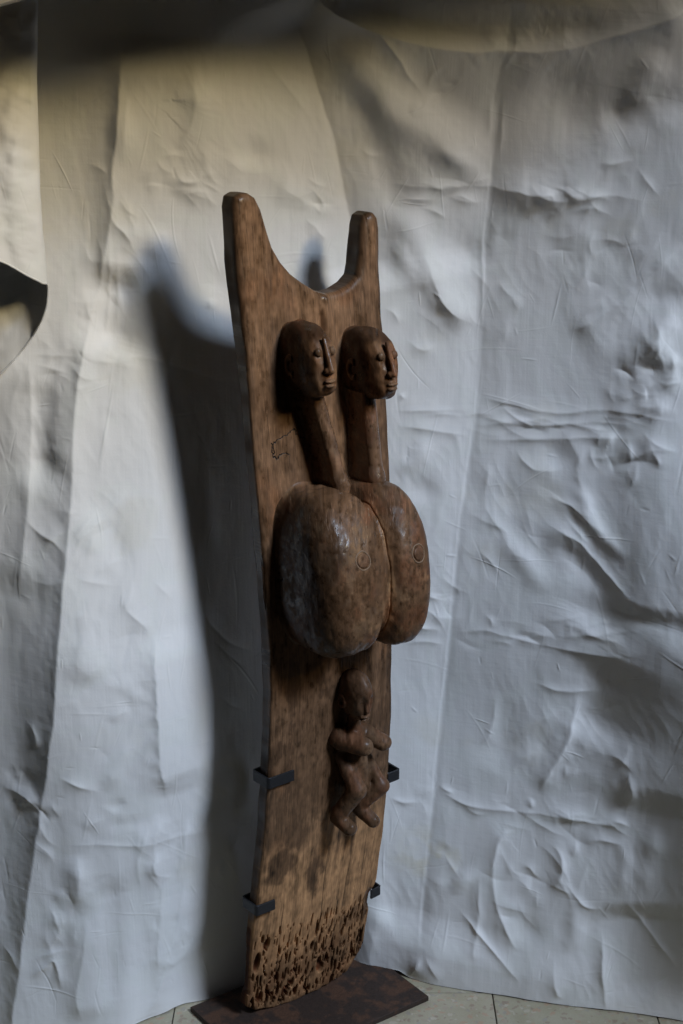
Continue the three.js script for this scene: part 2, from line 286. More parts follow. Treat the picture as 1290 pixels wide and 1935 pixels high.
  ['c',7,6,12,0.447,0.148,0.448,0.0705,0.458,-0.00478],
  ['g',4,9,9,0.366,0.096,0.372,0.0269,0.386,0.00853],
  ['g',5,14,14,0.468,0.331,0.478,0.268,0.467,0.209],
  ['g',5,18,18,0.527,0.358,0.51,0.295,0.504,0.217],
  ['g',3,5,5,0.479,0.212,0.524,0.153,0.578,0.0831],
  ['g',-20,90,90,0.504,0.217,0.525,0.124,0.549,-0.00605],
  ['c',6,6,14,0.143,0.0559,0.132,0.0294,0.12,0.00412],
  ['c',3.3,4.8,9.6,0.145,0.0568,0.159,0.0304,0.174,0.00705],
  ['g',4,20,20,0.0518,0.15,0.0708,0.101,0.108,0.077],
];
const CLUSTERS = [
  [0.485, 1.048, 0.059, 0.079, 26, 0.35, 1.2, 0.05, 2.24, 6],
  [0.458, 0.962, 0.067, 0.053, 20, 1.05, 1, 0.05625, 2.1, 6],
  [0.511, 1.133, 0.034, 0.053, 14, 1.22, 0.8, 0.05, 2.1, 6],
  [0.181, 1.369, 0.092, 0.026, 12, 0.09, 0.5, 0.075, 1.75, 6],
  [0.348, 1.361, 0.092, 0.026, 14, 0.17, 0.8, 0.05625, 1.75, 6],
  [0.333, 1.005, 0.193, 0.026, 16, 0.03, 0.3, 0.1, 1.12, 4],
  [0.316, 0.636, 0.168, 0.026, 14, -0.09, 0.5, 0.075, 1.26, 5],
  [0.366, 0.333, 0.151, 0.032, 16, -0.09, 0.6, 0.06875, 1.4, 5],
  [0.416, 0.664, 0.067, 0.018, 8, 0.09, 0.5, 0.05, 1.54, 5],
  [0.144, 1.515, 0.042, 0.044, 8, 0.7, 1.2, 0.04375, 1.4, 5],
  [0.258, 1.586, 0.067, 0.026, 10, 1.05, 1.2, 0.0375, 1.54, 5],
  [-0.402, 1.127, 0.076, 0.035, 12, -0.17, 0.7, 0.0625, 1.4, 5],
  [-0.418, 0.874, 0.067, 0.053, 14, 0.79, 0.9, 0.05625, 1.4, 6],
  [-0.487, 0.44, 0.05, 0.176, 16, 1.4, 1, 0.05, 1.54, 6],
  [-0.232, 1.408, 0.092, 0.053, 16, -0.52, 1, 0.05, 1.75, 7],
  [-0.046, 1.355, 0.034, 0.044, 10, -0.52, 1, 0.04375, 1.75, 6],
  [-0.341, 1.288, 0.05, 0.132, 14, -1.4, 0.6, 0.06875, 1.26, 5],
  [-0.373, 0.585, 0.076, 0.264, 18, 1.05, 1.2, 0.06875, 1.4, 8],
  [-0.296, 0.276, 0.05, 0.158, 14, -1.4, 0.5, 0.06875, 1.4, 7],
  [-0.451, 0.244, 0.067, 0.123, 14, 1.22, 0.8, 0.06875, 1.75, 8],
  [0.311, 0.83, 0.134, 0.123, 14, -0.87, 0.7, 0.0875, 1.4, 8],
  [0.364, 0.466, 0.118, 0.079, 14, 1.05, 0.6, 0.0875, 1.54, 8],
  [0.324, 0.194, 0.109, 0.097, 16, -1.05, 0.9, 0.075, 1.75, 7],
  [0.157, 0.683, 0.067, 0.053, 10, -0.52, 0.6, 0.06875, 1.4, 6],
  [0.162, 0.292, 0.05, 0.176, 10, 1.05, 1.5, 0.05, 1.12, 7],
  [-0.182, 0.415, 0.042, 0.264, 14, -1.31, 0.6, 0.075, 1.4, 8],
  [0.26, 1.243, 0.185, 0.106, 14, -1.05, 0.8, 0.075, 1.12, 8],
  [0.425, 1.279, 0.092, 0.106, 14, 0.87, 0.8, 0.0625, 1.4, 7],
];

// ───────── the hung sheet ─────────
const baseLow = [[-1, 0.15], [-0.7, 0.085], [-0.585, 0.07], [-0.47, 0.079], [-0.41, 0.089], [-0.357, 0.082], [-0.338, 0.06], [-0.3, 0.045], [-0.284, 0.024], [-0.227, 0.011], [-0.168, -0.021], [-0.1, -0.075], [0, -0.11], [0.02, -0.1], [0.045, -0.076], [0.089, -0.066], [0.122, -0.053], [0.161, -0.032], [0.26, 0], [0.356, 0.022], [0.461, 0.05], [0.533, 0.066], [0.583, 0.079], [0.8, 0.13], [1, 0.18]], baseMid = [[-1, 0.16], [-0.7, 0.1], [-0.55, 0.085], [-0.45, 0.11], [-0.4, 0.118], [-0.3, 0.09], [-0.215, 0.042], [-0.15, -0.01], [-0.08, -0.07], [0, -0.115], [0.1, -0.115], [0.2, -0.095], [0.35, -0.055], [0.45, -0.01], [0.52, 0.04], [0.6, 0.115], [0.8, 0.33], [1, 0.55]], baseHigh = [[-1, 0.07], [-0.75, 0], [-0.6, -0.02], [-0.4, -0.05], [-0.3, -0.06], [-0.2, -0.07], [-0.08, -0.1], [0, -0.122], [0.2, -0.14], [0.4, -0.125], [0.6, -0.08], [0.8, -0.02], [1, 0.05]];
const smoothRow = (T, r) => { const o = new Float32Array(401); for (let i = 0; i < 401; i++) { let a = 0, s = 0; for (let k = -r; k <= r; k++) { const w = r + 1 - Math.abs(k); a += w * lerpTable(T, -1 + (i + k) * 0.005); s += w; } o[i] = a / s; } return o; };
const ROWS = [smoothRow(baseLow, 4), smoothRow(baseMid, 12), smoothRow(baseHigh, 20)];
const pick = (T, x) => { const f = clamp((x + 1) / 0.005, 0, 399.99), i = Math.floor(f); return mix(T[i], T[i + 1], f - i); };
const sheetBase = (x, y) => y < 0.55 ? mix(pick(ROWS[0], x), pick(ROWS[1], x), sstep(0, 0.55, y)) : mix(pick(ROWS[1], x), pick(ROWS[2], x), sstep(0.55, 1.3, y));
function makeSheet() {
  const X0 = -0.80, X1 = 0.80, Y1 = 1.86, h = 0.0019, nx = Math.round((X1 - X0) / h) + 1, ny = Math.round(Y1 / h) + 1, H = new Float32Array(nx * ny);
  const fold = ([type, amp, wl, wr, ...q], rough = 1) => {
    const pts = []; for (let i = 0; i < q.length; i += 2) pts.push(new THREE.Vector3(q[i], q[i + 1], 0));
    const curve = new THREE.CatmullRomCurve3(pts, false, 'centripetal'), n = Math.max(6, (pts.length - 1) * 7), P = curve.getPoints(n), len = curve.getLength();
    amp *= (Math.min(wl, wr) < 10 ? 1.35 : 1.15) / 1000; wl /= 1000; wr /= 1000; const R = Math.max(wl, wr) * (type === 'c' ? 3.6 : Math.max(wl, wr) > 12.5 / 1000 ? 2.4 : 4) + 0.006, ph = rnd() * 90;
    let x0 = 9, x1 = -9, y0 = 9, y1 = -9; for (const p of P) { x0 = Math.min(x0, p.x); x1 = Math.max(x1, p.x); y0 = Math.min(y0, p.y); y1 = Math.max(y1, p.y); }
    const i0 = Math.max(0, Math.floor((x0 - R - X0) / h)), i1 = Math.min(nx - 1, Math.ceil((x1 + R - X0) / h)), j0 = Math.max(0, Math.floor((y0 - R) / h)), j1 = Math.min(ny - 1, Math.ceil((y1 + R) / h));
    const wide = Math.max(wl, wr) > 0.03, wob = Math.min(0.0022, 0.22 * Math.min(wl, wr)) * rough, fq = Math.min(wl, wr) > 0.015 ? 24 : 50;
    for (let j = j0; j <= j1; j++) for (let i = i0; i <= i1; i++) {
      const X = X0 + i * h, Y = j * h, x = X + wob * (noise(X * fq, Y * fq, ph) + 0.35 * noise(X * 110, Y * 110, ph)), y = Y + wob * (noise(X * fq, Y * fq, ph + 9) + 0.35 * noise(X * 110, Y * 110, ph + 9));
      let best = 1e9, side = 1, along = 0, beyond = 0;
      for (let k = 0; k < n; k++) {
        const a = P[k], b = P[k + 1], bx = b.x - a.x, by = b.y - a.y, l2 = bx * bx + by * by, t0 = ((x - a.x) * bx + (y - a.y) * by) / l2, t = clamp(t0, 0, 1), dx = x - a.x - bx * t, dy = y - a.y - by * t, d = dx * dx + dy * dy;
        if (d < best) { best = d; side = bx * (y - a.y) - by * (x - a.x) > 0 ? 1 : -1; along = (k + t) / n; }
      }
      const d = Math.sqrt(best), w = side > 0 ? wr : wl; if (d > R) continue;
      const end = Math.min(along, 1 - along) * len, tap = sstep(0, len < 0.12 ? 0.5 * len : Math.min(0.35 * len, 0.06), end + 0.001), var1 = wide ? 1 + 0.25 * perlin(along * len * 2.5, ph, 3) : 1 + 0.35 * noise(along * len * 26, ph);
      let f; if (type === 'g' && w > 0.0125) f = Math.exp(-(d * d) / (w * w)); else { const s = Math.sqrt(d * d + 0.000001), k = type === 'g' ? w * 0.75 : w; f = 0.6 * Math.exp(-s / (0.7 * k)) + 0.4 * Math.exp(-(d * d) / (k * k * 5)); }
      H[j * nx + i] += amp * tap * var1 * f * sstep(R, R * 0.7, d);
    }
  };
  for (const f of FOLDS) fold(f);
  // clusters of small creases where the cloth is crumpled: centre, spread, how many, direction, scatter, length, height, width
  for (const [cx, cy, sx, sy, n, dir, sc, len, am, wd] of CLUSTERS) for (let k = 0; k < n; k++) {
    const a = dir + sc * (rnd() * 2 - 1), l = len * (0.5 + rnd()), x = cx + sx * (rnd() + rnd() - 1), y = cy + sy * (rnd() + rnd() - 1), bend = 0.35 * (rnd() - 0.5) * l, c = Math.cos(a), s = Math.sin(a);
    fold([rnd() < 0.5 ? 'g' : 'c', am * (0.5 + rnd()) * (rnd() < 0.25 ? -1 : 1), wd * (0.6 + 0.8 * rnd()), wd * (0.8 + 1.4 * rnd()), x - c * l / 2, y - s * l / 2, x - s * bend, y + c * bend, x + c * l / 2, y + s * l / 2]);
  }
  const xs = [], edge = (y) => lerpTable([[0, -0.78], [1.08, -0.74], [1.2, -0.60], [1.4, -0.535], [1.6, -0.49], [1.9, -0.44]], y);
  const pos = new Float32Array(nx * ny * 3), uv = new Float32Array(nx * ny * 2), idx = [];
  for (let j = 0; j < ny; j++) for (let i = 0; i < nx; i++) {
    const q = j * nx + i; let x = X0 + i * h, y = j * h; const el = edge(y);
    if (x < el) x = el + (x - el) * 0.001;
    let z = sheetBase(x, y) + H[q];
    const wx = x + 0.022 * perlin(x * 6, y * 6, 5) + 0.006 * perlin(x * 24, y * 24, 6), wy = y + 0.022 * perlin(x * 6, y * 6, 15) + 0.006 * perlin(x * 24, y * 24, 16);
    const crush = 0.25 + 0.75 * sstep(-0.35, 0.35, perlin(x * 3.1, y * 2.6, 12)), sharp = (n) => 1 - Math.sqrt(n * n + 0.0012);
    z += 0.0040 * perlin(wx * 7, wy * 2.0, 1) + 0.0012 * perlin(wx * 20, wy * 5, 2);
    z += crush * (0.0030 * sharp(perlin(wx * 9 + wy * 2.2, wy * 2.6, 21)) + 0.0014 * sharp(perlin(wx * 22 - wy * 5, wy * 7 + wx * 4, 22)) + 0.0006 * sharp(perlin(wx * 44 + wy * 14, wy * 19, 23)));
    z += 0.00030 * perlin(wx * 70, wy * 6, 4) + 0.00006 * perlin(wx * 190, wy * 24, 7) + 0.00005 * perlin(wx * 30, wy * 200, 8);
    const lift = mix(0.003, 0.001, 0.5 + 0.5 * noise(x * 20, 1)) + 0.009 * sstep(0.0, 0.04, x) * sstep(0.125, 0.1, x);
    if (j < 6) y = lift + (y - 0) * (1 - lift / (6 * h)) ;
    pos[q * 3] = x; pos[q * 3 + 1] = y; pos[q * 3 + 2] = z; uv[q * 2] = x; uv[q * 2 + 1] = y;
  }
  for (let j = 0; j < ny - 1; j++) for (let i = 0; i < nx - 1; i++) { const a = j * nx + i; if (X0 + (i + 1) * h < edge(j * h)) continue; idx.push(a, a + 1, a + nx, a + 1, a + nx + 1, a + nx); }
  const g = new THREE.BufferGeometry(); g.setAttribute('position', new THREE.BufferAttribute(pos, 3)); g.setAttribute('uv', new THREE.BufferAttribute(uv, 2)); g.setIndex(idx); g.computeVertexNormals(); return g;
}
// fine relief of the cloth: thread streaks and hairline creases, one map over the whole sheet
const relief = (() => {
  const W = 2048, Hh = new Float32Array(W * W), sx = 1.7 / W, sy = 1.9 / W;
  for (let y = 0; y < W; y++) for (let x = 0; x < W; x++) Hh[y * W + x] = 0.07 * noise(x * 0.34, y * 0.022) + 0.045 * noise(x * 0.03, y * 0.4, 3) + 0.05 * noise(x * 0.7, y * 0.6, 7);
  for (let k = 0; k < 560; k++) {
    const kind = rnd(); let X = -0.62 + 1.24 * rnd(), Y = 1.68 * rnd(), a = kind < 0.55 ? 1.57 + (rnd() - 0.5) * 0.7 : kind < 0.75 ? (rnd() - 0.5) * 0.5 : rnd() * 3.14; const len = 0.015 + 0.11 * rnd() ** 2, n = Math.ceil(len / 0.0006), am = (0.25 + 0.75 * rnd() ** 2) * (rnd() < 0.7 ? 1 : -1), wd = 1.1 + 1.6 * rnd(), turn = (rnd() - 0.5) * 10;
    for (let i = 0; i < n; i++) {
      a += (turn + 16 * (rnd() - 0.5)) * 0.0006; X += Math.cos(a) * 0.0006; Y += Math.sin(a) * 0.0006;
      const px = (X + 0.85) / sx, py = Y / sy, t = Math.sin(Math.PI * i / n), r = 4;
      for (let q = Math.floor(py) - r; q <= py + r; q++) for (let p = Math.floor(px) - r; p <= px + r; p++) { if (p < 0 || q < 0 || p >= W || q >= W) continue; const d = Math.abs(-(p - px) * Math.sin(a) + (q - py) * Math.cos(a)) / wd, l = Math.abs((p - px) * Math.cos(a) + (q - py) * Math.sin(a)); if (l > 1) continue; const v = am * t * Math.exp(-d * d), o = q * W + p; if (Math.abs(v) > Math.abs(Hh[o] - 0) ) Hh[o] = mix(Hh[o], v, 0.75); }
    }
  }
  const m = tex(W, W, (x, y, o) => { o[0] = o[1] = o[2] = 0.5 + 0.5 * clamp(Hh[y * W + x], -1, 1); }, false); m.repeat.set(1 / 1.7, 1 / 1.9); m.offset.set(0.5, 0); return m;
})();
const stain = tex(512, 512, (x, y, o) => { const X = (x / 512 - 0.5) * 1.7, Y = y / 512 * 1.9, n = fbm(X * 4, Y * 4, 2), s = sstep(0.25, 0.55, fbm(X * 9, Y * 9, 33)) * 0.05 + 0.16 * Math.exp(-(((X - 0.16) / 0.05) ** 2) - ((Y - 0.22) / 0.05) ** 2) * sstep(0.0, 0.4, fbm(X * 30, Y * 30, 4)); o[0] = 0.79 + 0.03 * n - s * 0.4; o[1] = 0.785 + 0.03 * n - s * 0.6; o[2] = 0.775 + 0.03 * n - s * 1.2; }, true);
stain.repeat.set(1 / 1.7, 1 / 1.9); stain.offset.set(0.5, 0);
const clothMat = new THREE.MeshStandardMaterial({ map: stain, roughness: 0.95, bumpMap: relief, bumpScale: 0.0013, side: THREE.DoubleSide });
tag(part('white_sheet', makeSheet(), clothMat, scene), 'large creased white sheet hung as a backdrop behind the carved plank', 'sheet');

// ───────── the corner of cloth hanging at the left ─────────
{
  const nu = 150, nv = 260, pos = [], uv = [], idx = [];
  for (let j = 0; j <= nv; j++) for (let i = 0; i <= nu; i++) {
    const s = i / nu * 2 - 1, t = j / nv;                                  // s: -1 front layer's far edge, 0 the fold, +1 back layer's far edge
    const k = Math.abs(s), fold = lerpTable([[0, -0.428], [0.12, -0.434], [0.35, -0.439], [0.7, -0.440], [0.93, -0.437], [1, -0.437]], t);
    const drop = s < 0 ? 1.262 + 0.062 * Math.pow(Math.min(1.3, k / 0.27), 0.85) : 1.262 - 0.142 * Math.pow(Math.min(1.6, k / 0.27), 0.55);
    const topY = 1.72 - 0.02 * k, y = mix(topY, drop, t);
    const x = fold - 0.30 * k + 0.006 * noise(y * 8, s * 2, 3);
    const open = 0.012 + 0.05 * t;
    const ripple = 0.013 * Math.sin(k * 16 + t * 2.5 + 0.6) * sstep(0, 0.3, k) + 0.006 * noise(x * 30, y * 9, 4) + 0.003 * noise(x * 70 + y * 30, y * 50 - x * 40, 6) + 0.0006 * noise(x * 160, y * 160, 8);
    const z = 0.085 - 0.035 * sstep(1.3, 1.7, y) + (s < 0 ? 1 : -1) * open * Math.sqrt(Math.min(1, k * 9)) * (0.6 + 0.4 * k) + (s < 0 ? ripple + 0.09 * k : ripple * 0.4 - 0.02 * k);
    pos.push(x, y, z); uv.push(s * 0.3, y);
  }
  for (let j = 0; j < nv; j++) for (let i = 0; i < nu; i++) { const a = j * (nu + 1) + i; idx.push(a, a + nu + 1, a + 1, a + 1, a + nu + 1, a + nu + 2); }
  const g = new THREE.BufferGeometry(); g.setAttribute('position', new THREE.Float32BufferAttribute(pos, 3)); g.setAttribute('uv', new THREE.Float32BufferAttribute(uv, 2)); g.setIndex(idx); g.computeVertexNormals();
  const c = part('draped_cloth', g, clothMat, scene); tag(c, 'folded corner of white cloth hanging over the upper left of the sheet', 'cloth');
  // stitched hem along the lower edge of both layers
  const edge = []; for (let i = 0; i <= nu; i++) { const q = (nv * (nu + 1) + i) * 3; edge.push(new THREE.Vector3(pos[q], pos[q + 1], pos[q + 2])); }
  part('hem', new THREE.TubeGeometry(new THREE.CatmullRomCurve3(edge), 300, 0.0016, 6), clothMat, c);
}

// ───────── wood: colours and grain over the plank's own u (across) and v (along), in metres ─────────
const STREAK = (u, v, z) => fbm(u * 130 + 2.0 * fbm(u * 6, v * 3, z), v * 4.5, z, 4);
const boardTex = (() => {
  const W = 512, H = 2048, col = new Float32Array(W * H * 3), bmp = new Float32Array(W * H), rgh = new Float32Array(W * H);
  const spots = [[-0.02, 0.275, 0.018, 0.05, 0.9], [0.03, 0.335, 0.016, 0.03, 0.9], [0.055, 0.32, 0.006, 0.03, 0.8], [-0.085, 0.31, 0.03, 0.03, 0.85], [-0.10, 0.285, 0.02, 0.012, 0.7], [-0.07, 0.36, 0.03, 0.03, 0.8], [-0.10, 0.40, 0.03, 0.05, 0.6], [-0.04, 0.44, 0.05, 0.06, 0.6], [-0.05, 0.55, 0.06, 0.05, 0.55], [-0.03, 0.49, 0.04, 0.04, 0.5], [0.10, 0.55, 0.04, 0.14, 0.75], [0.105, 0.42, 0.03, 0.06, 0.6], [-0.085, 1.02, 0.02, 0.03, 0.4], [0.10, 1.22, 0.03, 0.08, 0.5], [0.09, 0.14, 0.03, 0.02, 0.6], [0.0, 0.075, 0.09, 0.035, 0.45]];
  const stroke = []; for (let i = 0; i < 1500; i++) stroke.push([(rnd() - 0.5) * 0.27, 0.02 + rnd() * 1.36, 0.006 + 0.06 * rnd() ** 2.5, (rnd() - 0.5) * 0.10, rnd() < 0.55 ? 1 : -1, 0.0004 + 0.0005 * rnd()]);
  for (let y = 0; y < H; y++) for (let x = 0; x < W; x++) {
    const u = x / W * 0.34 - 0.17, v = y / H * 1.5 - 0.03, q = y * W + x;
    const gr = STREAK(u, v, 1), blotch = fbm(u * 14, v * 10, 4, 5), fine = noise(u * 700, v * 60, 3), b2 = fbm(u * 38, v * 26, 14, 4);
    const low = sstep(0.43, 0.27, v + 0.05 * blotch + 0.03 * gr);                       // bare pale wood towards the foot
    let c = [mix(0.225, 0.385, low), mix(0.124, 0.208, low), mix(0.066, 0.098, low)];
    let dark = 0.5 * sstep(-0.05, 0.40, blotch + 0.5 * gr) * (1 - 0.75 * low) + 0.65 * sstep(0.0, 0.35, b2 + 0.4 * gr) * (1 - 0.75 * low) * mix(0.55, 1, sstep(0.75, 0.6, v));
    for (const [a, b, ru, rv, k] of spots) { const d = ((u - a) / ru) ** 2 + ((v - b) / rv) ** 2; if (d < 4) dark = Math.max(dark, k * sstep(1.7, 0.3, d + 1.5 * fbm(u * 70, v * 40, a * 90) + 0.8 * gr)); }
    const red = 0.6 * sstep(0.1, 0.5, fbm(u * 20, v * 12, 51)) * (1 - low);
    const f2 = fbm(u * 150, v * 90, 23, 3), shade = 1 + 0.6 * gr + 0.22 * fine + 0.4 * b2 + 0.5 * f2;
    const D = [0.075, 0.040, 0.021], RD = [0.27, 0.095, 0.032];
    for (let k = 0; k < 3; k++) col[q * 3 + k] = mix(mix(c[k], RD[k], red * 0.5), D[k], clamp(dark, 0, 0.95)) * shade;
    if (v < 0.16) { const w = sstep(0.15, 0.03, v + 0.03 * b2) * sstep(-0.25, 0.35, fbm(u * 60, v * 30, 71)); const O = [0.40, 0.19, 0.085]; for (let k = 0; k < 3; k++) col[q * 3 + k] = mix(col[q * 3 + k], O[k] * (0.8 + 0.5 * b2), 0.75 * w); }
    bmp[q] = 0.5 + 0.26 * gr + 0.1 * fine + 0.15 * b2 + 0.15 * f2; rgh[q] = clamp(mix(0.41, 0.8, low) + 0.3 * b2 + 0.2 * gr + 0.25 * f2, 0.26, 0.95);
  }
  const put = (u, v, f) => { const x = Math.round((u + 0.17) / 0.34 * W), y = Math.round((v + 0.03) / 1.5 * H); if (x < 0 || y < 0 || x >= W || y >= H) return; f(y * W + x); };
  for (const [u, v, l, sl, s, wd] of stroke) for (let t = 0; t <= 1; t += 0.0006 / l) put(u + sl * l * t, v + l * t, (q) => { for (let k = 0; k < 3; k++) col[q * 3 + k] *= s > 0 ? 1.28 : 0.62; });
  // long drying cracks
  for (const [u, v0, v1, am, k] of [[0.004, 0.12, 0.34, 0.003, 0.35], [-0.075, 0.06, 0.24, 0.002, 0.3], [0.085, 0.2, 0.33, 0.002, 0.35], [0.012, 0.62, 0.70, 0.002, 0.3], [0.052, 0.14, 0.30, 0.002, 0.55], [-0.03, 1.1, 1.24, 0.002, 0.6], [0.06, 1.08, 1.22, 0.002, 0.65]])
    for (let v = v0; v < v1; v += 0.0005) { const s = Math.min(1, Math.min(v - v0, v1 - v) / 0.03); for (let e = 0; e < 2; e++) put(u + am * noise(v * 18, u * 99) + 0.0006 * e, v, (q) => { for (let c = 0; c < 3; c++) col[q * 3 + c] *= mix(1, k, s * (0.6 + 0.4 * noise(v * 60, 3))); bmp[q] -= 0.35 * s; }); }
  // the repaired crack beside the left neck
  const crack = [[-0.095, 1.012], [-0.093, 1.03], [-0.083, 1.036], [-0.07, 1.04], [-0.058, 1.047], [-0.05, 1.036], [-0.035, 1.03], [-0.025, 1.012]], crack2 = [[-0.098, 1.03], [-0.096, 1.012], [-0.09, 1.005], [-0.082, 1.012], [-0.07, 1.01]];
  for (const L of [crack, crack2]) for (let i = 0; i < L.length - 1; i++) for (let t = 0; t < 1; t += 0.01) for (let e = 0; e < 3; e++) put(mix(L[i][0], L[i + 1][0], t) + 0.002 * noise(t * 6 + i * 9, 2) + 0.0005 * e, mix(L[i][1], L[i + 1][1], t) + 0.002 * noise(t * 6 + i * 9, 7), (q) => { for (let c = 0; c < 3; c++) col[q * 3 + c] *= 0.45; bmp[q] -= 0.4; });
  const T = (f, s) => { const t = tex(W, H, f, s); t.repeat.set(1 / 0.34, 1 / 1.5); t.offset.set(0.5, 0.02); return t; };
  return { map: T((x, y, o) => { const q = (y * W + x) * 3; o[0] = col[q]; o[1] = col[q + 1]; o[2] = col[q + 2]; }, true), bump: T((x, y, o) => { o[0] = o[1] = o[2] = bmp[y * W + x]; }, false), rough: T((x, y, o) => { o[0] = o[1] = o[2] = rgh[y * W + x]; }, false) };
})();
const darkTex = (() => {                                                                  // the handled, oiled carvings
  const W = 1024, S = 0.5, col = new Float32Array(W * W * 3), bmp = new Float32Array(W * W), rgh = new Float32Array(W * W);
  for (let y = 0; y < W; y++) for (let x = 0; x < W; x++) {
    const u = x / W * S, v = y / W * S, q = y * W + x, gr = fbm(u * 200 + 0.4 * fbm(u * 9, v * 5, 2), v * 22, 5, 4), b = fbm(u * 34, v * 30, 8, 5), f = fbm(u * 190, v * 150, 18, 4);
    const red = sstep(-0.05, 0.4, b + 0.3 * f), blk = sstep(0.05, 0.6, fbm(u * 40, v * 34, 61, 4) + 0.5 * f + 0.2 * gr), dust = sstep(0.1, 0.5, fbm(u * 30 + 40, v * 22, 77, 4) + 0.25 * f);
    const s = 1 + 0.4 * gr + 0.65 * f, C = [0.135, 0.076, 0.042], R = [0.165, 0.062, 0.028], K = [0.045, 0.029, 0.021], D = [0.26, 0.165, 0.09];
    for (let k = 0; k < 3; k++) col[q * 3 + k] = mix(mix(mix(C[k], R[k], 0.45 * red), D[k], 0.4 * dust), K[k], 0.5 * blk) * s;
    bmp[q] = 0.5 + 0.25 * gr + 0.35 * f; rgh[q] = clamp(0.43 + 0.28 * dust + 0.35 * f + 0.2 * b, 0.24, 0.9);
  }
  for (let i = 0; i < 2600; i++) { let x = rnd() * W, y = rnd() * W; const a = 1.57 + (rnd() - 0.5) * (rnd() < 0.7 ? 0.7 : 3), l = 6 + 26 * rnd() ** 2, k = rnd() < 0.65 ? 1.35 : 0.7; for (let t = 0; t < l; t++) { x += Math.cos(a); y += Math.sin(a); const q = ((Math.floor(y) % W + W) % W) * W + (Math.floor(x) % W + W) % W; for (let c = 0; c < 3; c++) col[q * 3 + c] *= k; bmp[q] += k > 1 ? -0.12 : -0.05; } }
  for (let i = 0; i < 330; i++) {                                                        // fine scratches on the tops of the breasts
    const u = -0.07 + 0.22 * rnd(), v = 0.895 + 0.062 * Math.sqrt(rnd()), l = 0.004 + 0.016 * rnd(), sl = (rnd() - 0.5) * 0.35 + (u - 0.02) * 1.2;
    for (let s = 0; s < 1; s += 0.02) { const x = Math.floor((u - sl * l * s + 0.25) / S * W), y = W - 1 - Math.floor((v - l * s - 0.5) / S * W), q = clamp(y, 0, W - 1) * W + clamp(x, 0, W - 1), k = 1 + 0.9 * Math.sin(s * 3.14) * 0.25; for (let c = 0; c < 3; c++) col[q * 3 + c] = Math.min(0.4, col[q * 3 + c] * k + 0.0035); bmp[q] -= 0.06; }
  }
  const T = (f, s) => { const t = tex(W, W, f, s); t.repeat.set(1 / S, 1 / S); t.offset.set(0.5, 0); return t; };
  return { map: T((x, y, o) => { const q = (y * W + x) * 3; o[0] = col[q]; o[1] = col[q + 1]; o[2] = col[q + 2]; }, true), bump: T((x, y, o) => { o[0] = o[1] = o[2] = bmp[y * W + x]; }, false), rough: T((x, y, o) => { o[0] = o[1] = o[2] = rgh[y * W + x]; }, false) };
})();
const boardMat = new THREE.MeshPhysicalMaterial({ map: boardTex.map, bumpMap: boardTex.bump, bumpScale: 0.0011, roughnessMap: boardTex.rough, roughness: 1, vertexColors: true, specularIntensity: 0.5 });
const carveMat = new THREE.MeshPhysicalMaterial({ map: darkTex.map, bumpMap: darkTex.bump, bumpScale: 0.0009, roughnessMap: darkTex.rough, roughness: 1, vertexColors: true, specularIntensity: 0.42 });
const ridgeMat = new THREE.MeshPhysicalMaterial({ map: darkTex.map, bumpMap: darkTex.bump, bumpScale: 0.0009, roughnessMap: darkTex.rough, roughness: 0.78, vertexColors: true, specularIntensity: 1 });
const rimMat = new THREE.MeshStandardMaterial({ color: new THREE.Color(0.22, 0.14, 0.085), roughness: 0.6 });

// ───────── the carved plank ─────────
const TURN = 36 * Math.PI / 180, FOOT = [-0.0554, 0.0221];
const bow = (v) => { v = clamp(v, -0.02, 1.42); return -0.01218 + v * (0.18793 + v * (0.1931 + v * (-0.67879 + v * (0.4559 - 0.09273 * v)))); };
const plank = new THREE.Group(); plank.name = 'carved_plank'; plank.position.set(FOOT[0], 0.0105, FOOT[1]); plank.rotation.y = TURN; plank.scale.y = 0.989; scene.add(plank);
tag(plank, 'tall weathered wooden plank with forked top, carved heads, breasts and small seated figure', 'wood carving');
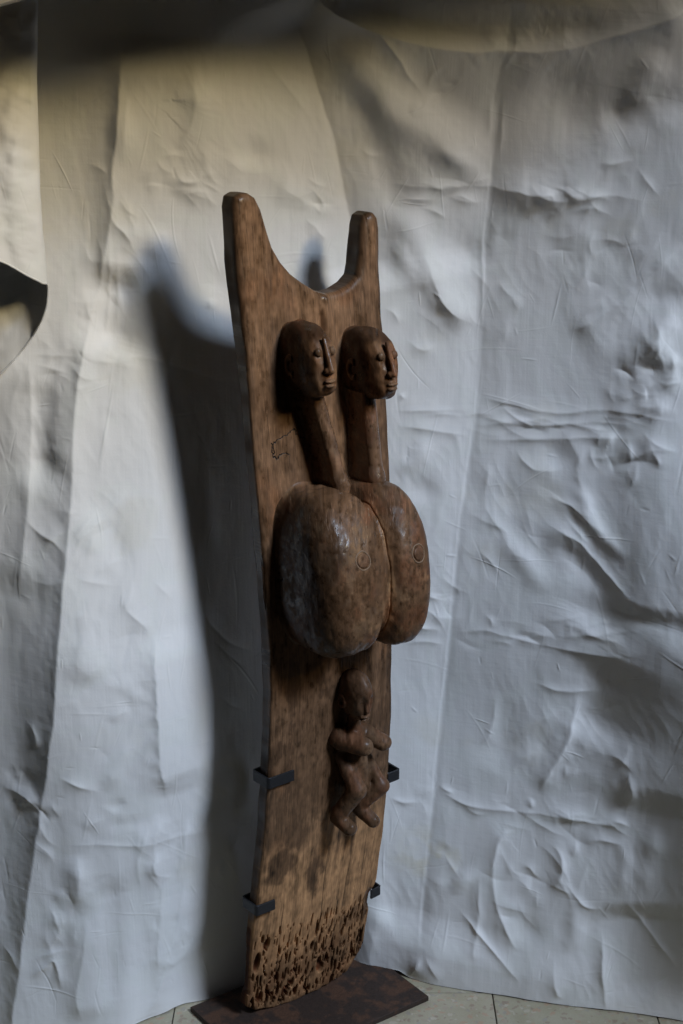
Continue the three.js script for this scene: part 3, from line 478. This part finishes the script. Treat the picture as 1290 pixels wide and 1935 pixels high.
// lay a straight-plank mesh onto the bowed plank, give it grain coordinates and a tint of wood tone and painted side shade
function onPlank(g, slant, tint) {
  const p = g.attributes.position, n = p.count, uv = new Float32Array(n * 2), c = new Float32Array(n * 3), o = [1, 1, 1];
  for (let i = 0; i < n; i++) {
    const u = p.getX(i), v = p.getY(i), w = p.getZ(i); uv[i * 2] = u - slant * w; uv[i * 2 + 1] = v;
    o[0] = o[1] = o[2] = 1; if (tint) tint(u, v, w, o); c[i * 3] = o[0]; c[i * 3 + 1] = o[1]; c[i * 3 + 2] = o[2];
    p.setZ(i, w + bow(v));
  }
  g.setAttribute('uv', new THREE.BufferAttribute(uv, 2)); g.setAttribute('color', new THREE.BufferAttribute(c, 3)); g.computeVertexNormals(); return g;
}
const OUT = [[-0.121, 0.022], [-0.107, 0.008], [-0.06, 0], [0, 0], [0.05, 0.005], [0.085, 0.016], [0.106, 0.034], [0.117, 0.06], [0.119, 0.1], [0.1225, 0.135], [0.119, 0.15], [0.1245, 0.165], [0.128, 0.2], [0.126, 0.3], [0.123, 0.4], [0.1215, 0.5], [0.1185, 0.6], [0.118, 0.7], [0.1215, 0.8], [0.1235, 0.9], [0.1255, 1], [0.126, 1.1], [0.1268, 1.2], [0.129, 1.3], [0.1295, 1.335], [0.127, 1.35], [0.12, 1.358], [0.111, 1.359], [0.101, 1.354], [0.0955, 1.34], [0.091, 1.306], [0.087, 1.28], [0.082, 1.264], [0.068, 1.253], [0.047, 1.2445], [0.022, 1.2425], [0.004, 1.249], [-0.015, 1.261], [-0.038, 1.278], [-0.054, 1.296], [-0.068, 1.319], [-0.076, 1.345], [-0.085, 1.376], [-0.093, 1.393], [-0.104, 1.4], [-0.118, 1.401], [-0.129, 1.396], [-0.133, 1.38], [-0.132, 1.3], [-0.1275, 1.2], [-0.126, 1.1], [-0.1255, 1], [-0.1237, 0.9], [-0.1215, 0.8], [-0.118, 0.7], [-0.1187, 0.6], [-0.1218, 0.5], [-0.1229, 0.4], [-0.1259, 0.3], [-0.1275, 0.2], [-0.1235, 0.12], [-0.123, 0.06]];
function outlineAt(u, v) {
  let d = 1e9, s = 1; const n = OUT.length;
  for (let i = 0, j = n - 1; i < n; j = i++) {
    const [ax, ay] = OUT[i], [bx, by] = OUT[j], ex = bx - ax, ey = by - ay, wx = u - ax, wy = v - ay, t = clamp((wx * ex + wy * ey) / (ex * ex + ey * ey), 0, 1), px = wx - ex * t, py = wy - ey * t;
    d = Math.min(d, px * px + py * py); const c1 = v >= ay, c2 = v < by, c3 = ex * wy > ey * wx; if ((c1 && c2 && c3) || (!c1 && !c2 && !c3)) s = -s;
  }
  return s * Math.sqrt(d);
}
const OG = [-0.16, -0.03, 0.0016, 201, 912], OD = new Float32Array(OG[3] * OG[4]);
for (let j = 0; j < OG[4]; j++) for (let i = 0; i < OG[3]; i++) OD[j * OG[3] + i] = outlineAt(OG[0] + i * OG[2], OG[1] + j * OG[2]);
function outline(u, v) {
  const x = clamp((u - OG[0]) / OG[2], 0, OG[3] - 1.01), y = clamp((v - OG[1]) / OG[2], 0, OG[4] - 1.01), i = Math.floor(x), j = Math.floor(y), q = j * OG[3] + i;
  return mix(mix(OD[q], OD[q + 1], x - i), mix(OD[q + OG[3]], OD[q + OG[3] + 1], x - i), y - j);
}
const face = (u, v) => { const q = u / 0.127; return 0.007 * (1 - q * q) * sstep(1.38, 1.1, v) + 0.0035 * sstep(0.12, 0.02, v) - 0.0035; };
// wood-worm galleries eaten along the grain at the foot
const holes = [], cells = new Map();
for (let i = 0; i < 430; i++) {
  const v = 0.012 + 0.165 * Math.pow(rnd(), 1.45), u = (rnd() - 0.5) * 0.245, big = rnd() ** 2, low = sstep(0.18, 0.02, v);
  holes.push([u, v, 0.0009 + 0.0013 * big * (0.35 + low), 0.003 + 0.011 * rnd() * (0.5 + big), 0.010 + 0.012 * rnd(), (rnd() - 0.5) * 0.12]);
}
for (const [u, v, a, b] of [[-0.013, 0.172, 0.0014, 0.016], [0.006, 0.168, 0.0015, 0.012], [0.0, 0.16, 0.0016, 0.008], [-0.098, 0.15, 0.006, 0.014], [-0.112, 0.115, 0.006, 0.022], [-0.085, 0.03, 0.0035, 0.016], [-0.1, 0.035, 0.005, 0.014], [-0.052, 0.03, 0.005, 0.014], [-0.038, 0.045, 0.0035, 0.012], [0.02, 0.05, 0.005, 0.008], [-0.066, 0.04, 0.003, 0.016], [0.03, 0.13, 0.0025, 0.010], [0.012, 0.12, 0.0025, 0.014], [-0.005, 0.11, 0.003, 0.012]]) holes.push([u, v, a, b, 0.016, 0.05]);
holes.forEach((h) => { for (let i = Math.floor((h[0] - 0.012) / 0.01); i <= Math.floor((h[0] + 0.012) / 0.01); i++) for (let j = Math.floor((h[1] - h[3] - 0.004) / 0.01); j <= Math.floor((h[1] + h[3] + 0.004) / 0.01); j++) { const k = i * 1000 + j; cells.has(k) ? cells.get(k).push(h) : cells.set(k, [h]); } });
function boardSdf(u, v, w) {
  const foot = sstep(0.2, 0.04, v);
  let d2 = outline(u + 0.0012 * noise(v * 30, w * 40, 3) * (1 + 2 * foot), v + 0.003 * foot * noise(u * 90, w * 60, 5));
  if (d2 > 0.05) return d2;
  let front = face(u, v);
  if (Math.abs(w - front) < 0.016) {
    front += 0.0011 * noise(u * 26, v * 16, 2) + 0.0005 * noise(u * 70, v * 24, 6) + 0.0016 * noise(u * 40, v * 26, 9) * sstep(1.15, 1.3, v);
    front -= foot * (0.0005 + 0.0018 * fbm(u * 90, v * 24, 11) + 0.0008 * noise(u * 260, v * 70, 12));
    // the ridge and slit below the notch
    const sl = sstep(1.255, 1.235, v) * sstep(1.165, 1.195, v); front += 0.004 * sl * Math.exp(-(((u - 0.018) / 0.005) ** 2)); front -= 0.007 * sstep(1.225, 1.21, v) * sstep(1.17, 1.185, v) * Math.exp(-(((u - 0.008) / 0.0032) ** 2));
    // the loss at the right edge
    front -= 0.010 * Math.exp(-(((u - 0.119) / 0.013) ** 2 + ((v - 0.165) / 0.018) ** 2)) * (0.8 + 0.6 * noise(u * 160, v * 90, 4));
  }
  const k = mix(0.005, 0.014, sstep(1.12, 1.3, v));
  let d = smax(smax(d2, w - front, k), -(mix(0.026, 0.033, sstep(0.05, 0.4, v)) + 0.012 * sstep(1.05, 1.3, v)) - w, 0.008);
  if (v < 0.2 && d > -0.03) {
    const L = cells.get(Math.floor(u / 0.01) * 1000 + Math.floor(v / 0.01));
    if (L) for (const [a, b, ra, rb, dp, sl] of L) { const x = (u - a - sl * (v - b)) / ra, y = (v - b) / rb, z = (w - front) / dp; d = Math.max(d, -(Math.sqrt(x * x + y * y + z * z) - 1) * ra); }
  }
  return d;
}
const boardMesh = part('plank_body', onPlank(net(boardSdf, [-0.146, -0.012, -0.056], [0.142, 1.412, 0.016], 0.0016, 1.1), 0, (u, v, w, o) => {
  const worn = sstep(0.004, 0.016, Math.abs(outline(u, v))) , e = mix(0.72, 1, worn), side = sstep(-0.006, -0.016, w), sideShade = 1 - 0.62 * side; o[0] = e * sideShade; o[1] = e * sideShade; o[2] = e * sideShade; if (v < 0.17) { const q = mix(0.68, 1, sstep(0.06, 0.17, v + 0.02 * noise(u * 50, v * 30, 2))); o[0] *= q; o[1] *= q * 0.97; o[2] *= q * 0.95; }  // plank sides darkened in the tint, standing in for their shade
  const pit = v < 0.19 ? sstep(-0.004, -0.009, w - face(u, v)) * sstep(0.014, 0.02, Math.abs(outline(u, v)) + 0.02) : 0; o[0] *= 1 - 0.5 * pit; o[1] *= 1 - 0.68 * pit; o[2] *= 1 - 0.75 * pit;
}), boardMat, plank);

const skirt = (d, w, u, v, k) => Math.max(smin(d, w - face(u, v) + 0.004, k), d - 0.016);
// the two heads
function head(c, vc, tilt) {
  const sdfHead = (u, v, w) => {
    let x = u - c - tilt * (w - 0.05), y = v - vc; const z = w;
    const top = y > 0, e = top ? 2.2 : 4.2, a = top ? 0.054 : 0.052, zc = 0.028, zr = z > zc ? 0.067 : 0.05;
    const g = Math.pow(Math.pow(Math.abs(y / a), e) + Math.pow(Math.abs((z - zc) / zr), e), 1 / e);
    const half = 0.0280 - 0.006 * sstep(0.05, 0.1, z) - 0.004 * sstep(-0.02, -0.055, y) - 0.003 * sstep(0.02, 0.055, y);
    let d = (Math.pow(Math.pow(Math.abs(x / half), 4.6) + Math.pow(g, 4.6), 1 / 4.6) - 1) * 0.030;
    // brow, sockets, nose, cheeks, chin
    for (const s of [-1, 1]) d = smax(d, -ellipsoid(x, y, z, [s * 0.0130, 0.016, 0.1025], [0.0105, 0.017, 0.0125]), 0.004);
    d = smax(d, -ellipsoid(x, y, z, [-0.021, -0.012, 0.104], [0.012, 0.02, 0.009]), 0.008); d = smax(d, -ellipsoid(x, y, z, [0.021, -0.012, 0.104], [0.012, 0.02, 0.009]), 0.008);
    d = smin(d, capsule(x, y, z, [0, 0.038, 0.088], [0, -0.005, 0.1055], 0.0040, 0.0050), 0.003);
    d = smin(d, capsule(x, y, z, [-0.0045, -0.006, 0.1], [0.0045, -0.006, 0.1], 0.0048, 0.0048), 0.003);
    d = smin(d, capsule(x, y, z, [0, -0.02, 0.093], [0, -0.027, 0.093], 0.007, 0.006), 0.006);
    return d + 0.0005 * noise(u * 90, v * 90, w * 90) + 0.0009 * noise(u * 36, v * 36, w * 36 + 5);
  };
  const h = part('carved_head', onPlank(net((u, v, w) => skirt(sdfHead(u, v, w), w, u, v, 0.012), [c - 0.05, vc - 0.085, -0.012], [c + 0.05, vc + 0.085, 0.118], 0.0015), -0.7, (u, v, w, o) => { const hairShade = Math.max(sstep(0.072, 0.058, w + 0.006 * noise(u * 90, v * 90, 4)), sstep(vc + 0.030, vc + 0.044, v + 0.004 * noise(u * 120, w * 120, 8))), r = sstep(0.02, 0.0, w); o[0] = mix(1.08, 0.36, hairShade) + 0.3 * r; o[1] = mix(0.96, 0.31, hairShade) + 0.28 * r; o[2] = mix(0.84, 0.28, hairShade) + 0.25 * r; }), carveMat, plank);  // dark hair; the same tint paints shade onto the unlit sides of the head
  const X = (x, w) => x + c + tilt * (w - 0.05);
  for (const s of [-1, 1]) {
    part(s < 0 ? 'eye' : 'eye_001', onPlank(net((u, v, w) => { const e = [X(s * 0.0120, w), vc + 0.020, 0.0895]; return ellipsoid(u, v, w, e, [0.0060, 0.0066, 0.0046]); }, [c - 0.04, vc, 0.078], [c + 0.04, vc + 0.04, 0.104], 0.0009), -0.7), carveMat, h);
    const ex = c + s * 0.0275 - tilt * 0.02;
    part(s < 0 ? 'ear' : 'ear_001', onPlank(net((u, v, w) => { const y = v - vc + 0.008, z = w - 0.03, r = Math.hypot(y / 1.25, z), ring = Math.hypot(r - 0.0105, (u - ex) * 0.9) - 0.0036; return Math.max(ring, z - 0.006); }, [ex - 0.012, vc - 0.04, 0.005], [ex + 0.012, vc + 0.03, 0.06], 0.0011), -0.7), carveMat, h);
  }
  part('mouth', onPlank(net((u, v, w) => { const x = u - X(0, w), y = v - vc; return smin(ellipsoid(x, y, w, [0, -0.0215, 0.0985], [0.0095, 0.0032, 0.0055]), ellipsoid(x, y, w, [0, -0.0285, 0.0975], [0.0088, 0.0032, 0.0055]), 0.0008); }, [c - 0.03, vc - 0.045, 0.085], [c + 0.03, vc - 0.008, 0.112], 0.0008), -0.7), carveMat, h);
  return h;
}
head(-0.047, 1.158, -0.10);
head(0.065, 1.139, -0.08);
// the necks: narrow webs of wood standing on the plank
function neck(a, b, ra, rb) {
  part('neck', onPlank(net((u, v, w) => {
    const t = clamp((v - b[1]) / (a[1] - b[1]), 0, 1), cu = mix(b[0], a[0], t), cw = mix(b[2], a[2], t), r = mix(rb, ra, t) + 0.0035 * Math.exp(-(((v - b[1]) / 0.014) ** 2));
    const zz = Math.max(0, w - cw), d = Math.hypot((u - cu) , zz) - r + 0.0022 * sstep(0.5, -0.1, (cw - w) / 0.06) * 0;
    return skirt(Math.max(d, v - a[1] - 0.012, b[1] - 0.03 - v) + 0.0007 * noise(u * 80, v * 50, w * 80), w, u, v, 0.012);
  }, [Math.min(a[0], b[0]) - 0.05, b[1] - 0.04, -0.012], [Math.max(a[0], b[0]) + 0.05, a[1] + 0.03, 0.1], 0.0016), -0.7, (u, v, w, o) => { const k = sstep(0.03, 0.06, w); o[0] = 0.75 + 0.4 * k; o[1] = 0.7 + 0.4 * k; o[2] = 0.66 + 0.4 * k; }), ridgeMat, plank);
}
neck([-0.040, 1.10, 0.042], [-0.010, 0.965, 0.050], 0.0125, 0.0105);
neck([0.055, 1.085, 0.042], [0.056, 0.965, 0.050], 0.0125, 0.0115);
// the breasts
const SEAM = 0.0185;
function lobe(u, v, w, c, vc, half) {
  const x = u - c, y = v - vc, top = y > 0, ay = top ? 0.122 : 0.134, dep = 0.146 - 0.016 * sstep(0.0, 0.13, y);
  const g = Math.pow(Math.pow(Math.abs(x / half), 3.0) + Math.pow(Math.abs(y / ay), top ? 2.8 : 3.0), 1 / 3.0), z = w > 0.05 ? (w - 0.05) / (dep - 0.05) : (0.05 - w) / 0.105, f = Math.pow(Math.pow(g, 2.9) + Math.pow(z, 2.9), 1 / 2.9);
  return (f - 1) * 0.052 + 0.0008 * noise(u * 40, v * 30, w * 40) + 0.0005 * noise(u * 110, v * 60, w * 110);
}
function breast(c, vc, half, areola) {
  const side = c < SEAM ? 1 : -1;
  const base = (u, v, w) => Math.max(smin(lobe(u, v, w, -0.0425, 0.840, 0.0640), lobe(u, v, w, 0.0560, 0.838, 0.0470), 0.012), side * (u - SEAM - 0.001 * noise(v * 60, 3)));
  const b = part('breast', onPlank(net((u, v, w) => skirt(base(u, v, w), w, u, v, 0.012), [c - 0.085, vc - 0.165, -0.012], [c + 0.085, vc + 0.155, 0.165], 0.0021), -0.7, (u, v, w, o) => { const r = sstep(0.05, 0.01, w), cl = Math.exp(-(((u - SEAM) / 0.0035) ** 2)) * 0.5 * sstep(0.06, 0.10, w); const flankShade = mix(0.36, 1, sstep(-0.115, -0.045, u + 0.012 * noise(u * 40, v * 25, w * 40))); o[0] = flankShade * (1.0 + 0.25 * r + 1.6 * cl); o[1] = flankShade * (0.93 + 0.25 * r + 1.5 * cl); o[2] = flankShade * (0.85 + 0.25 * r + 1.2 * cl); }), carveMat, plank);  // left flank tinted dark: shade away from the window put into the colour
  const [au, av, R] = areola, lo = [au - 0.022, av - 0.022, 0.10], hi = [au + 0.022, av + 0.022, 0.165];
  part('areola', onPlank(net((u, v, w) => smax(base(u, v, w) - 0.0011, Math.hypot(u - au, v - av) - R + 0.0022, 0.0012), lo, hi, 0.0011), -0.7, (u, v, w, o) => { o[0] = 0.95; o[1] = 0.85; o[2] = 0.8; }), carveMat, b);
  part('areola_ring', onPlank(net((u, v, w) => smax(base(u, v, w) - 0.0006, Math.abs(Math.hypot(u - au, (v - av) * 0.93) - R - 0.0006 * noise(u * 120, v * 120, 5)) - 0.0009, 0.0006), lo, hi, 0.0009), -0.7), rimMat, b);
}
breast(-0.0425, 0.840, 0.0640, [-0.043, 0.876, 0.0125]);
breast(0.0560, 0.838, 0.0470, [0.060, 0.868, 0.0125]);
// the small seated figure, one continuous body
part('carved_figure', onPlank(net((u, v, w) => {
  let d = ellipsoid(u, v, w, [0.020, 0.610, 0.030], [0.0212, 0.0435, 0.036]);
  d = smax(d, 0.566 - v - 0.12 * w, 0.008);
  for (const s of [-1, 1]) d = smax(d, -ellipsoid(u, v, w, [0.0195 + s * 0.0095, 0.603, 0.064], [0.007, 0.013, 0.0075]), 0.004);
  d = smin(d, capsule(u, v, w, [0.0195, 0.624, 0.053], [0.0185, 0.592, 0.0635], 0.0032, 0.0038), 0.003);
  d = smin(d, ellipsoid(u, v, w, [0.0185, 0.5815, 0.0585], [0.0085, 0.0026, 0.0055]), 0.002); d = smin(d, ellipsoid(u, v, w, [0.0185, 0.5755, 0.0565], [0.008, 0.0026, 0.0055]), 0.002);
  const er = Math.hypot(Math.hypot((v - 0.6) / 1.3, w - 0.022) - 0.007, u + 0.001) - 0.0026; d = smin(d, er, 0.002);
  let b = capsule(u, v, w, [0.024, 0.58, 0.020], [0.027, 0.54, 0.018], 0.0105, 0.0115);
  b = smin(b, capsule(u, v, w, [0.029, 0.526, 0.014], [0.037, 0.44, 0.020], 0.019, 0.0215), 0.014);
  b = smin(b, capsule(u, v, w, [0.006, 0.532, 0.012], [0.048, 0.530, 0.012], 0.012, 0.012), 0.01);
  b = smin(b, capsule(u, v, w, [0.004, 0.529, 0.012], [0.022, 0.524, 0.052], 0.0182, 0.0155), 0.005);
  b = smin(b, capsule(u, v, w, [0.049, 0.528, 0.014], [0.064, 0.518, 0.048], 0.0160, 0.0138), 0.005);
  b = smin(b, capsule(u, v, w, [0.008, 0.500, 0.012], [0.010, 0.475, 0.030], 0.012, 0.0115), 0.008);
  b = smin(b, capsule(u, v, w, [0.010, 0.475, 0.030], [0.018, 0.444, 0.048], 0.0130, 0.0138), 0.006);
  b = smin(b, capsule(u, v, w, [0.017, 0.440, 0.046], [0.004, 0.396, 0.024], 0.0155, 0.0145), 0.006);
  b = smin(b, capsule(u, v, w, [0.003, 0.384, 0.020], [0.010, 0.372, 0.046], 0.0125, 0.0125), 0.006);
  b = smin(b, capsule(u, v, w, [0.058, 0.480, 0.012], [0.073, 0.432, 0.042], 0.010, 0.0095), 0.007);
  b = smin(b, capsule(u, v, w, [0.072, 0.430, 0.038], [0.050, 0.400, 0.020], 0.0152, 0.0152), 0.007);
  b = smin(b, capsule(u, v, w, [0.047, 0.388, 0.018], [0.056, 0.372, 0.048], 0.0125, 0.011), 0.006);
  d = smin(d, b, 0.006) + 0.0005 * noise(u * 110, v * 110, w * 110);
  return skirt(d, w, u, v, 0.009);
}, [-0.045, 0.33, -0.012], [0.11, 0.68, 0.085], 0.0013), -0.7, (u, v, w, o) => { const k = sstep(0.56, 0.6, v); const e = sstep(0.02, 0.045, w); o[0] = 0.62 + 0.3 * e - 0.15 * k; o[1] = 0.58 + 0.3 * e - 0.16 * k; o[2] = 0.55 + 0.3 * e - 0.16 * k; }), carveMat, plank);  // sides darker than the front: shading put into the tint

// ───────── the iron stand ─────────
const rustTex = tex(512, 512, (x, y, o) => { const a = fbm(x * 0.012, y * 0.012, 3, 5), b = fbm(x * 0.05, y * 0.05, 13, 4), c = noise(x * 0.5, y * 0.5, 2), r = 0.4 * sstep(-0.1, 0.5, a + 0.9 * b); o[0] = mix(0.036, 0.15, r) * (1 + 0.3 * c); o[1] = mix(0.022, 0.066, r) * (1 + 0.3 * c); o[2] = mix(0.016, 0.032, r) * (1 + 0.3 * c); }, true);
const rustBump = tex(256, 256, (x, y, o) => { o[0] = o[1] = o[2] = 0.5 + 0.5 * fbm(x * 0.11, y * 0.11, 5, 5); }, false); rustTex.repeat.set(3, 3); rustBump.repeat.set(5, 5);
const rustMat = new THREE.MeshStandardMaterial({ map: rustTex, bumpMap: rustBump, bumpScale: 0.0008, roughness: 0.72, metalness: 0.15 });
const ironMat = new THREE.MeshStandardMaterial({ color: new THREE.Color(0.022, 0.022, 0.025), bumpMap: rustBump, bumpScale: 0.0006, roughness: 0.5, metalness: 0.35 });
const stand = new THREE.Group(); stand.name = 'display_stand'; stand.position.set(FOOT[0], 0, FOOT[1]); stand.rotation.y = TURN; scene.add(stand);
tag(stand, 'rusty iron plate with black straps holding the carved plank upright', 'display stand');
function slab(w, h, d, bevel) { const s = new THREE.Shape([[-w / 2, -d / 2], [w / 2, -d / 2], [w / 2, d / 2], [-w / 2, d / 2]].map(([x, y]) => new THREE.Vector2(x, y))); const g = new THREE.ExtrudeGeometry(s, { depth: h - 2 * bevel, bevelEnabled: true, bevelThickness: bevel, bevelSize: bevel, bevelOffset: -bevel, bevelSegments: 2 }); g.translate(0, 0, bevel); g.rotateX(-Math.PI / 2); return g; }
{ const m = part('base_plate', slab(0.352, 0.010, 0.217, 0.0012), rustMat, stand); m.position.set(-0.007, 0, 0.0115); }
{ // the upright bar follows the hollow back of the plank
  const s = new THREE.Shape(); const N = 24; for (let i = 0; i <= N; i++) { const v = mix(0.01, 0.5, i / N); s[i ? 'lineTo' : 'moveTo'](bow(v) - 0.048, v); } for (let i = N; i >= 0; i--) { const v = mix(0.01, 0.5, i / N); s.lineTo(bow(v) - 0.044, v); }
  const g = new THREE.ExtrudeGeometry(s, { depth: 0.03, bevelEnabled: false }); g.rotateY(-Math.PI / 2); g.translate(0.02, 0, 0); part('upright', g, ironMat, stand);
}
// a strap bent round an edge of the plank: pts in (u, w), at height v, rising by slope along u
function strap(name, pts, v, high, slope) {
  const T = 0.0032, s = new THREE.Shape(), L = [], R = [];
  pts.forEach((p, i) => { const a = pts[Math.max(0, i - 1)], b = pts[Math.min(pts.length - 1, i + 1)], l = Math.hypot(b[0] - a[0], b[1] - a[1]), nx = -(b[1] - a[1]) / l * T / 2, ny = (b[0] - a[0]) / l * T / 2; L.push([p[0] + nx, p[1] + ny]); R.unshift([p[0] - nx, p[1] - ny]); });
  [...L, ...R].forEach(([x, y], i) => s[i ? 'lineTo' : 'moveTo'](x, y)); s.closePath();
  const g = new THREE.ExtrudeGeometry(s, { depth: high, bevelEnabled: true, bevelSize: 0.0005, bevelThickness: 0.0005, bevelOffset: -0.0005, bevelSegments: 1 }); g.rotateX(Math.PI / 2); g.scale(1, -1, 1);
  const idx = g.index; if (!idx) { const p = g.attributes.position.array; for (let i = 0; i < p.length; i += 9) for (let k = 0; k < 3; k++) { const t = p[i + 3 + k]; p[i + 3 + k] = p[i + 6 + k]; p[i + 6 + k] = t; } }
  const p = g.attributes.position; for (let i = 0; i < p.count; i++) p.setXYZ(i, p.getX(i), v + p.getY(i) + slope * p.getX(i), p.getZ(i) + bow(v));
  g.computeVertexNormals(); return part(name, g, ironMat, stand);
}
const bend = (a, b, c, r = 0.004) => { const o = []; for (let i = 0; i <= 4; i++) { const t = i / 4, q = (p, s) => p.map((x, k) => x + (s[k] - x) * Math.min(1, r / Math.hypot(s[0] - p[0], s[1] - p[1]))), A = q(b, a), C = q(b, c); o.push([mix(mix(A[0], b[0], t), mix(b[0], C[0], t), t), mix(mix(A[1], b[1], t), mix(b[1], C[1], t), t)]); } return o; };
const STRAPS = [['clip', [0.0, -0.038], [-0.1285, -0.038], [-0.1265, 0.0035], [-0.080, 0.0055], 0.478, 0.0175, 0.06], ['clip_001', [0.0, -0.038], [0.145, -0.038], [0.145, -0.001], [0.120, -0.001], 0.411, 0.0175, 0.06], ['clip_002', [0.0, -0.038], [-0.1325, -0.038], [-0.131, 0.002], [-0.097, 0.004], 0.236, 0.0175, 0.06], ['clip_003', [0.0, -0.038], [0.1335, -0.038], [0.1335, 0.003], [0.112, 0.004], 0.178, 0.016, 0.06]];
for (const [n, a, b, c, d, v, h, sl] of STRAPS) strap(n, [a, ...bend(a, b, c), ...bend(b, c, d), d], v - sl * c[0], h, sl);

renderer.render(scene, camera);
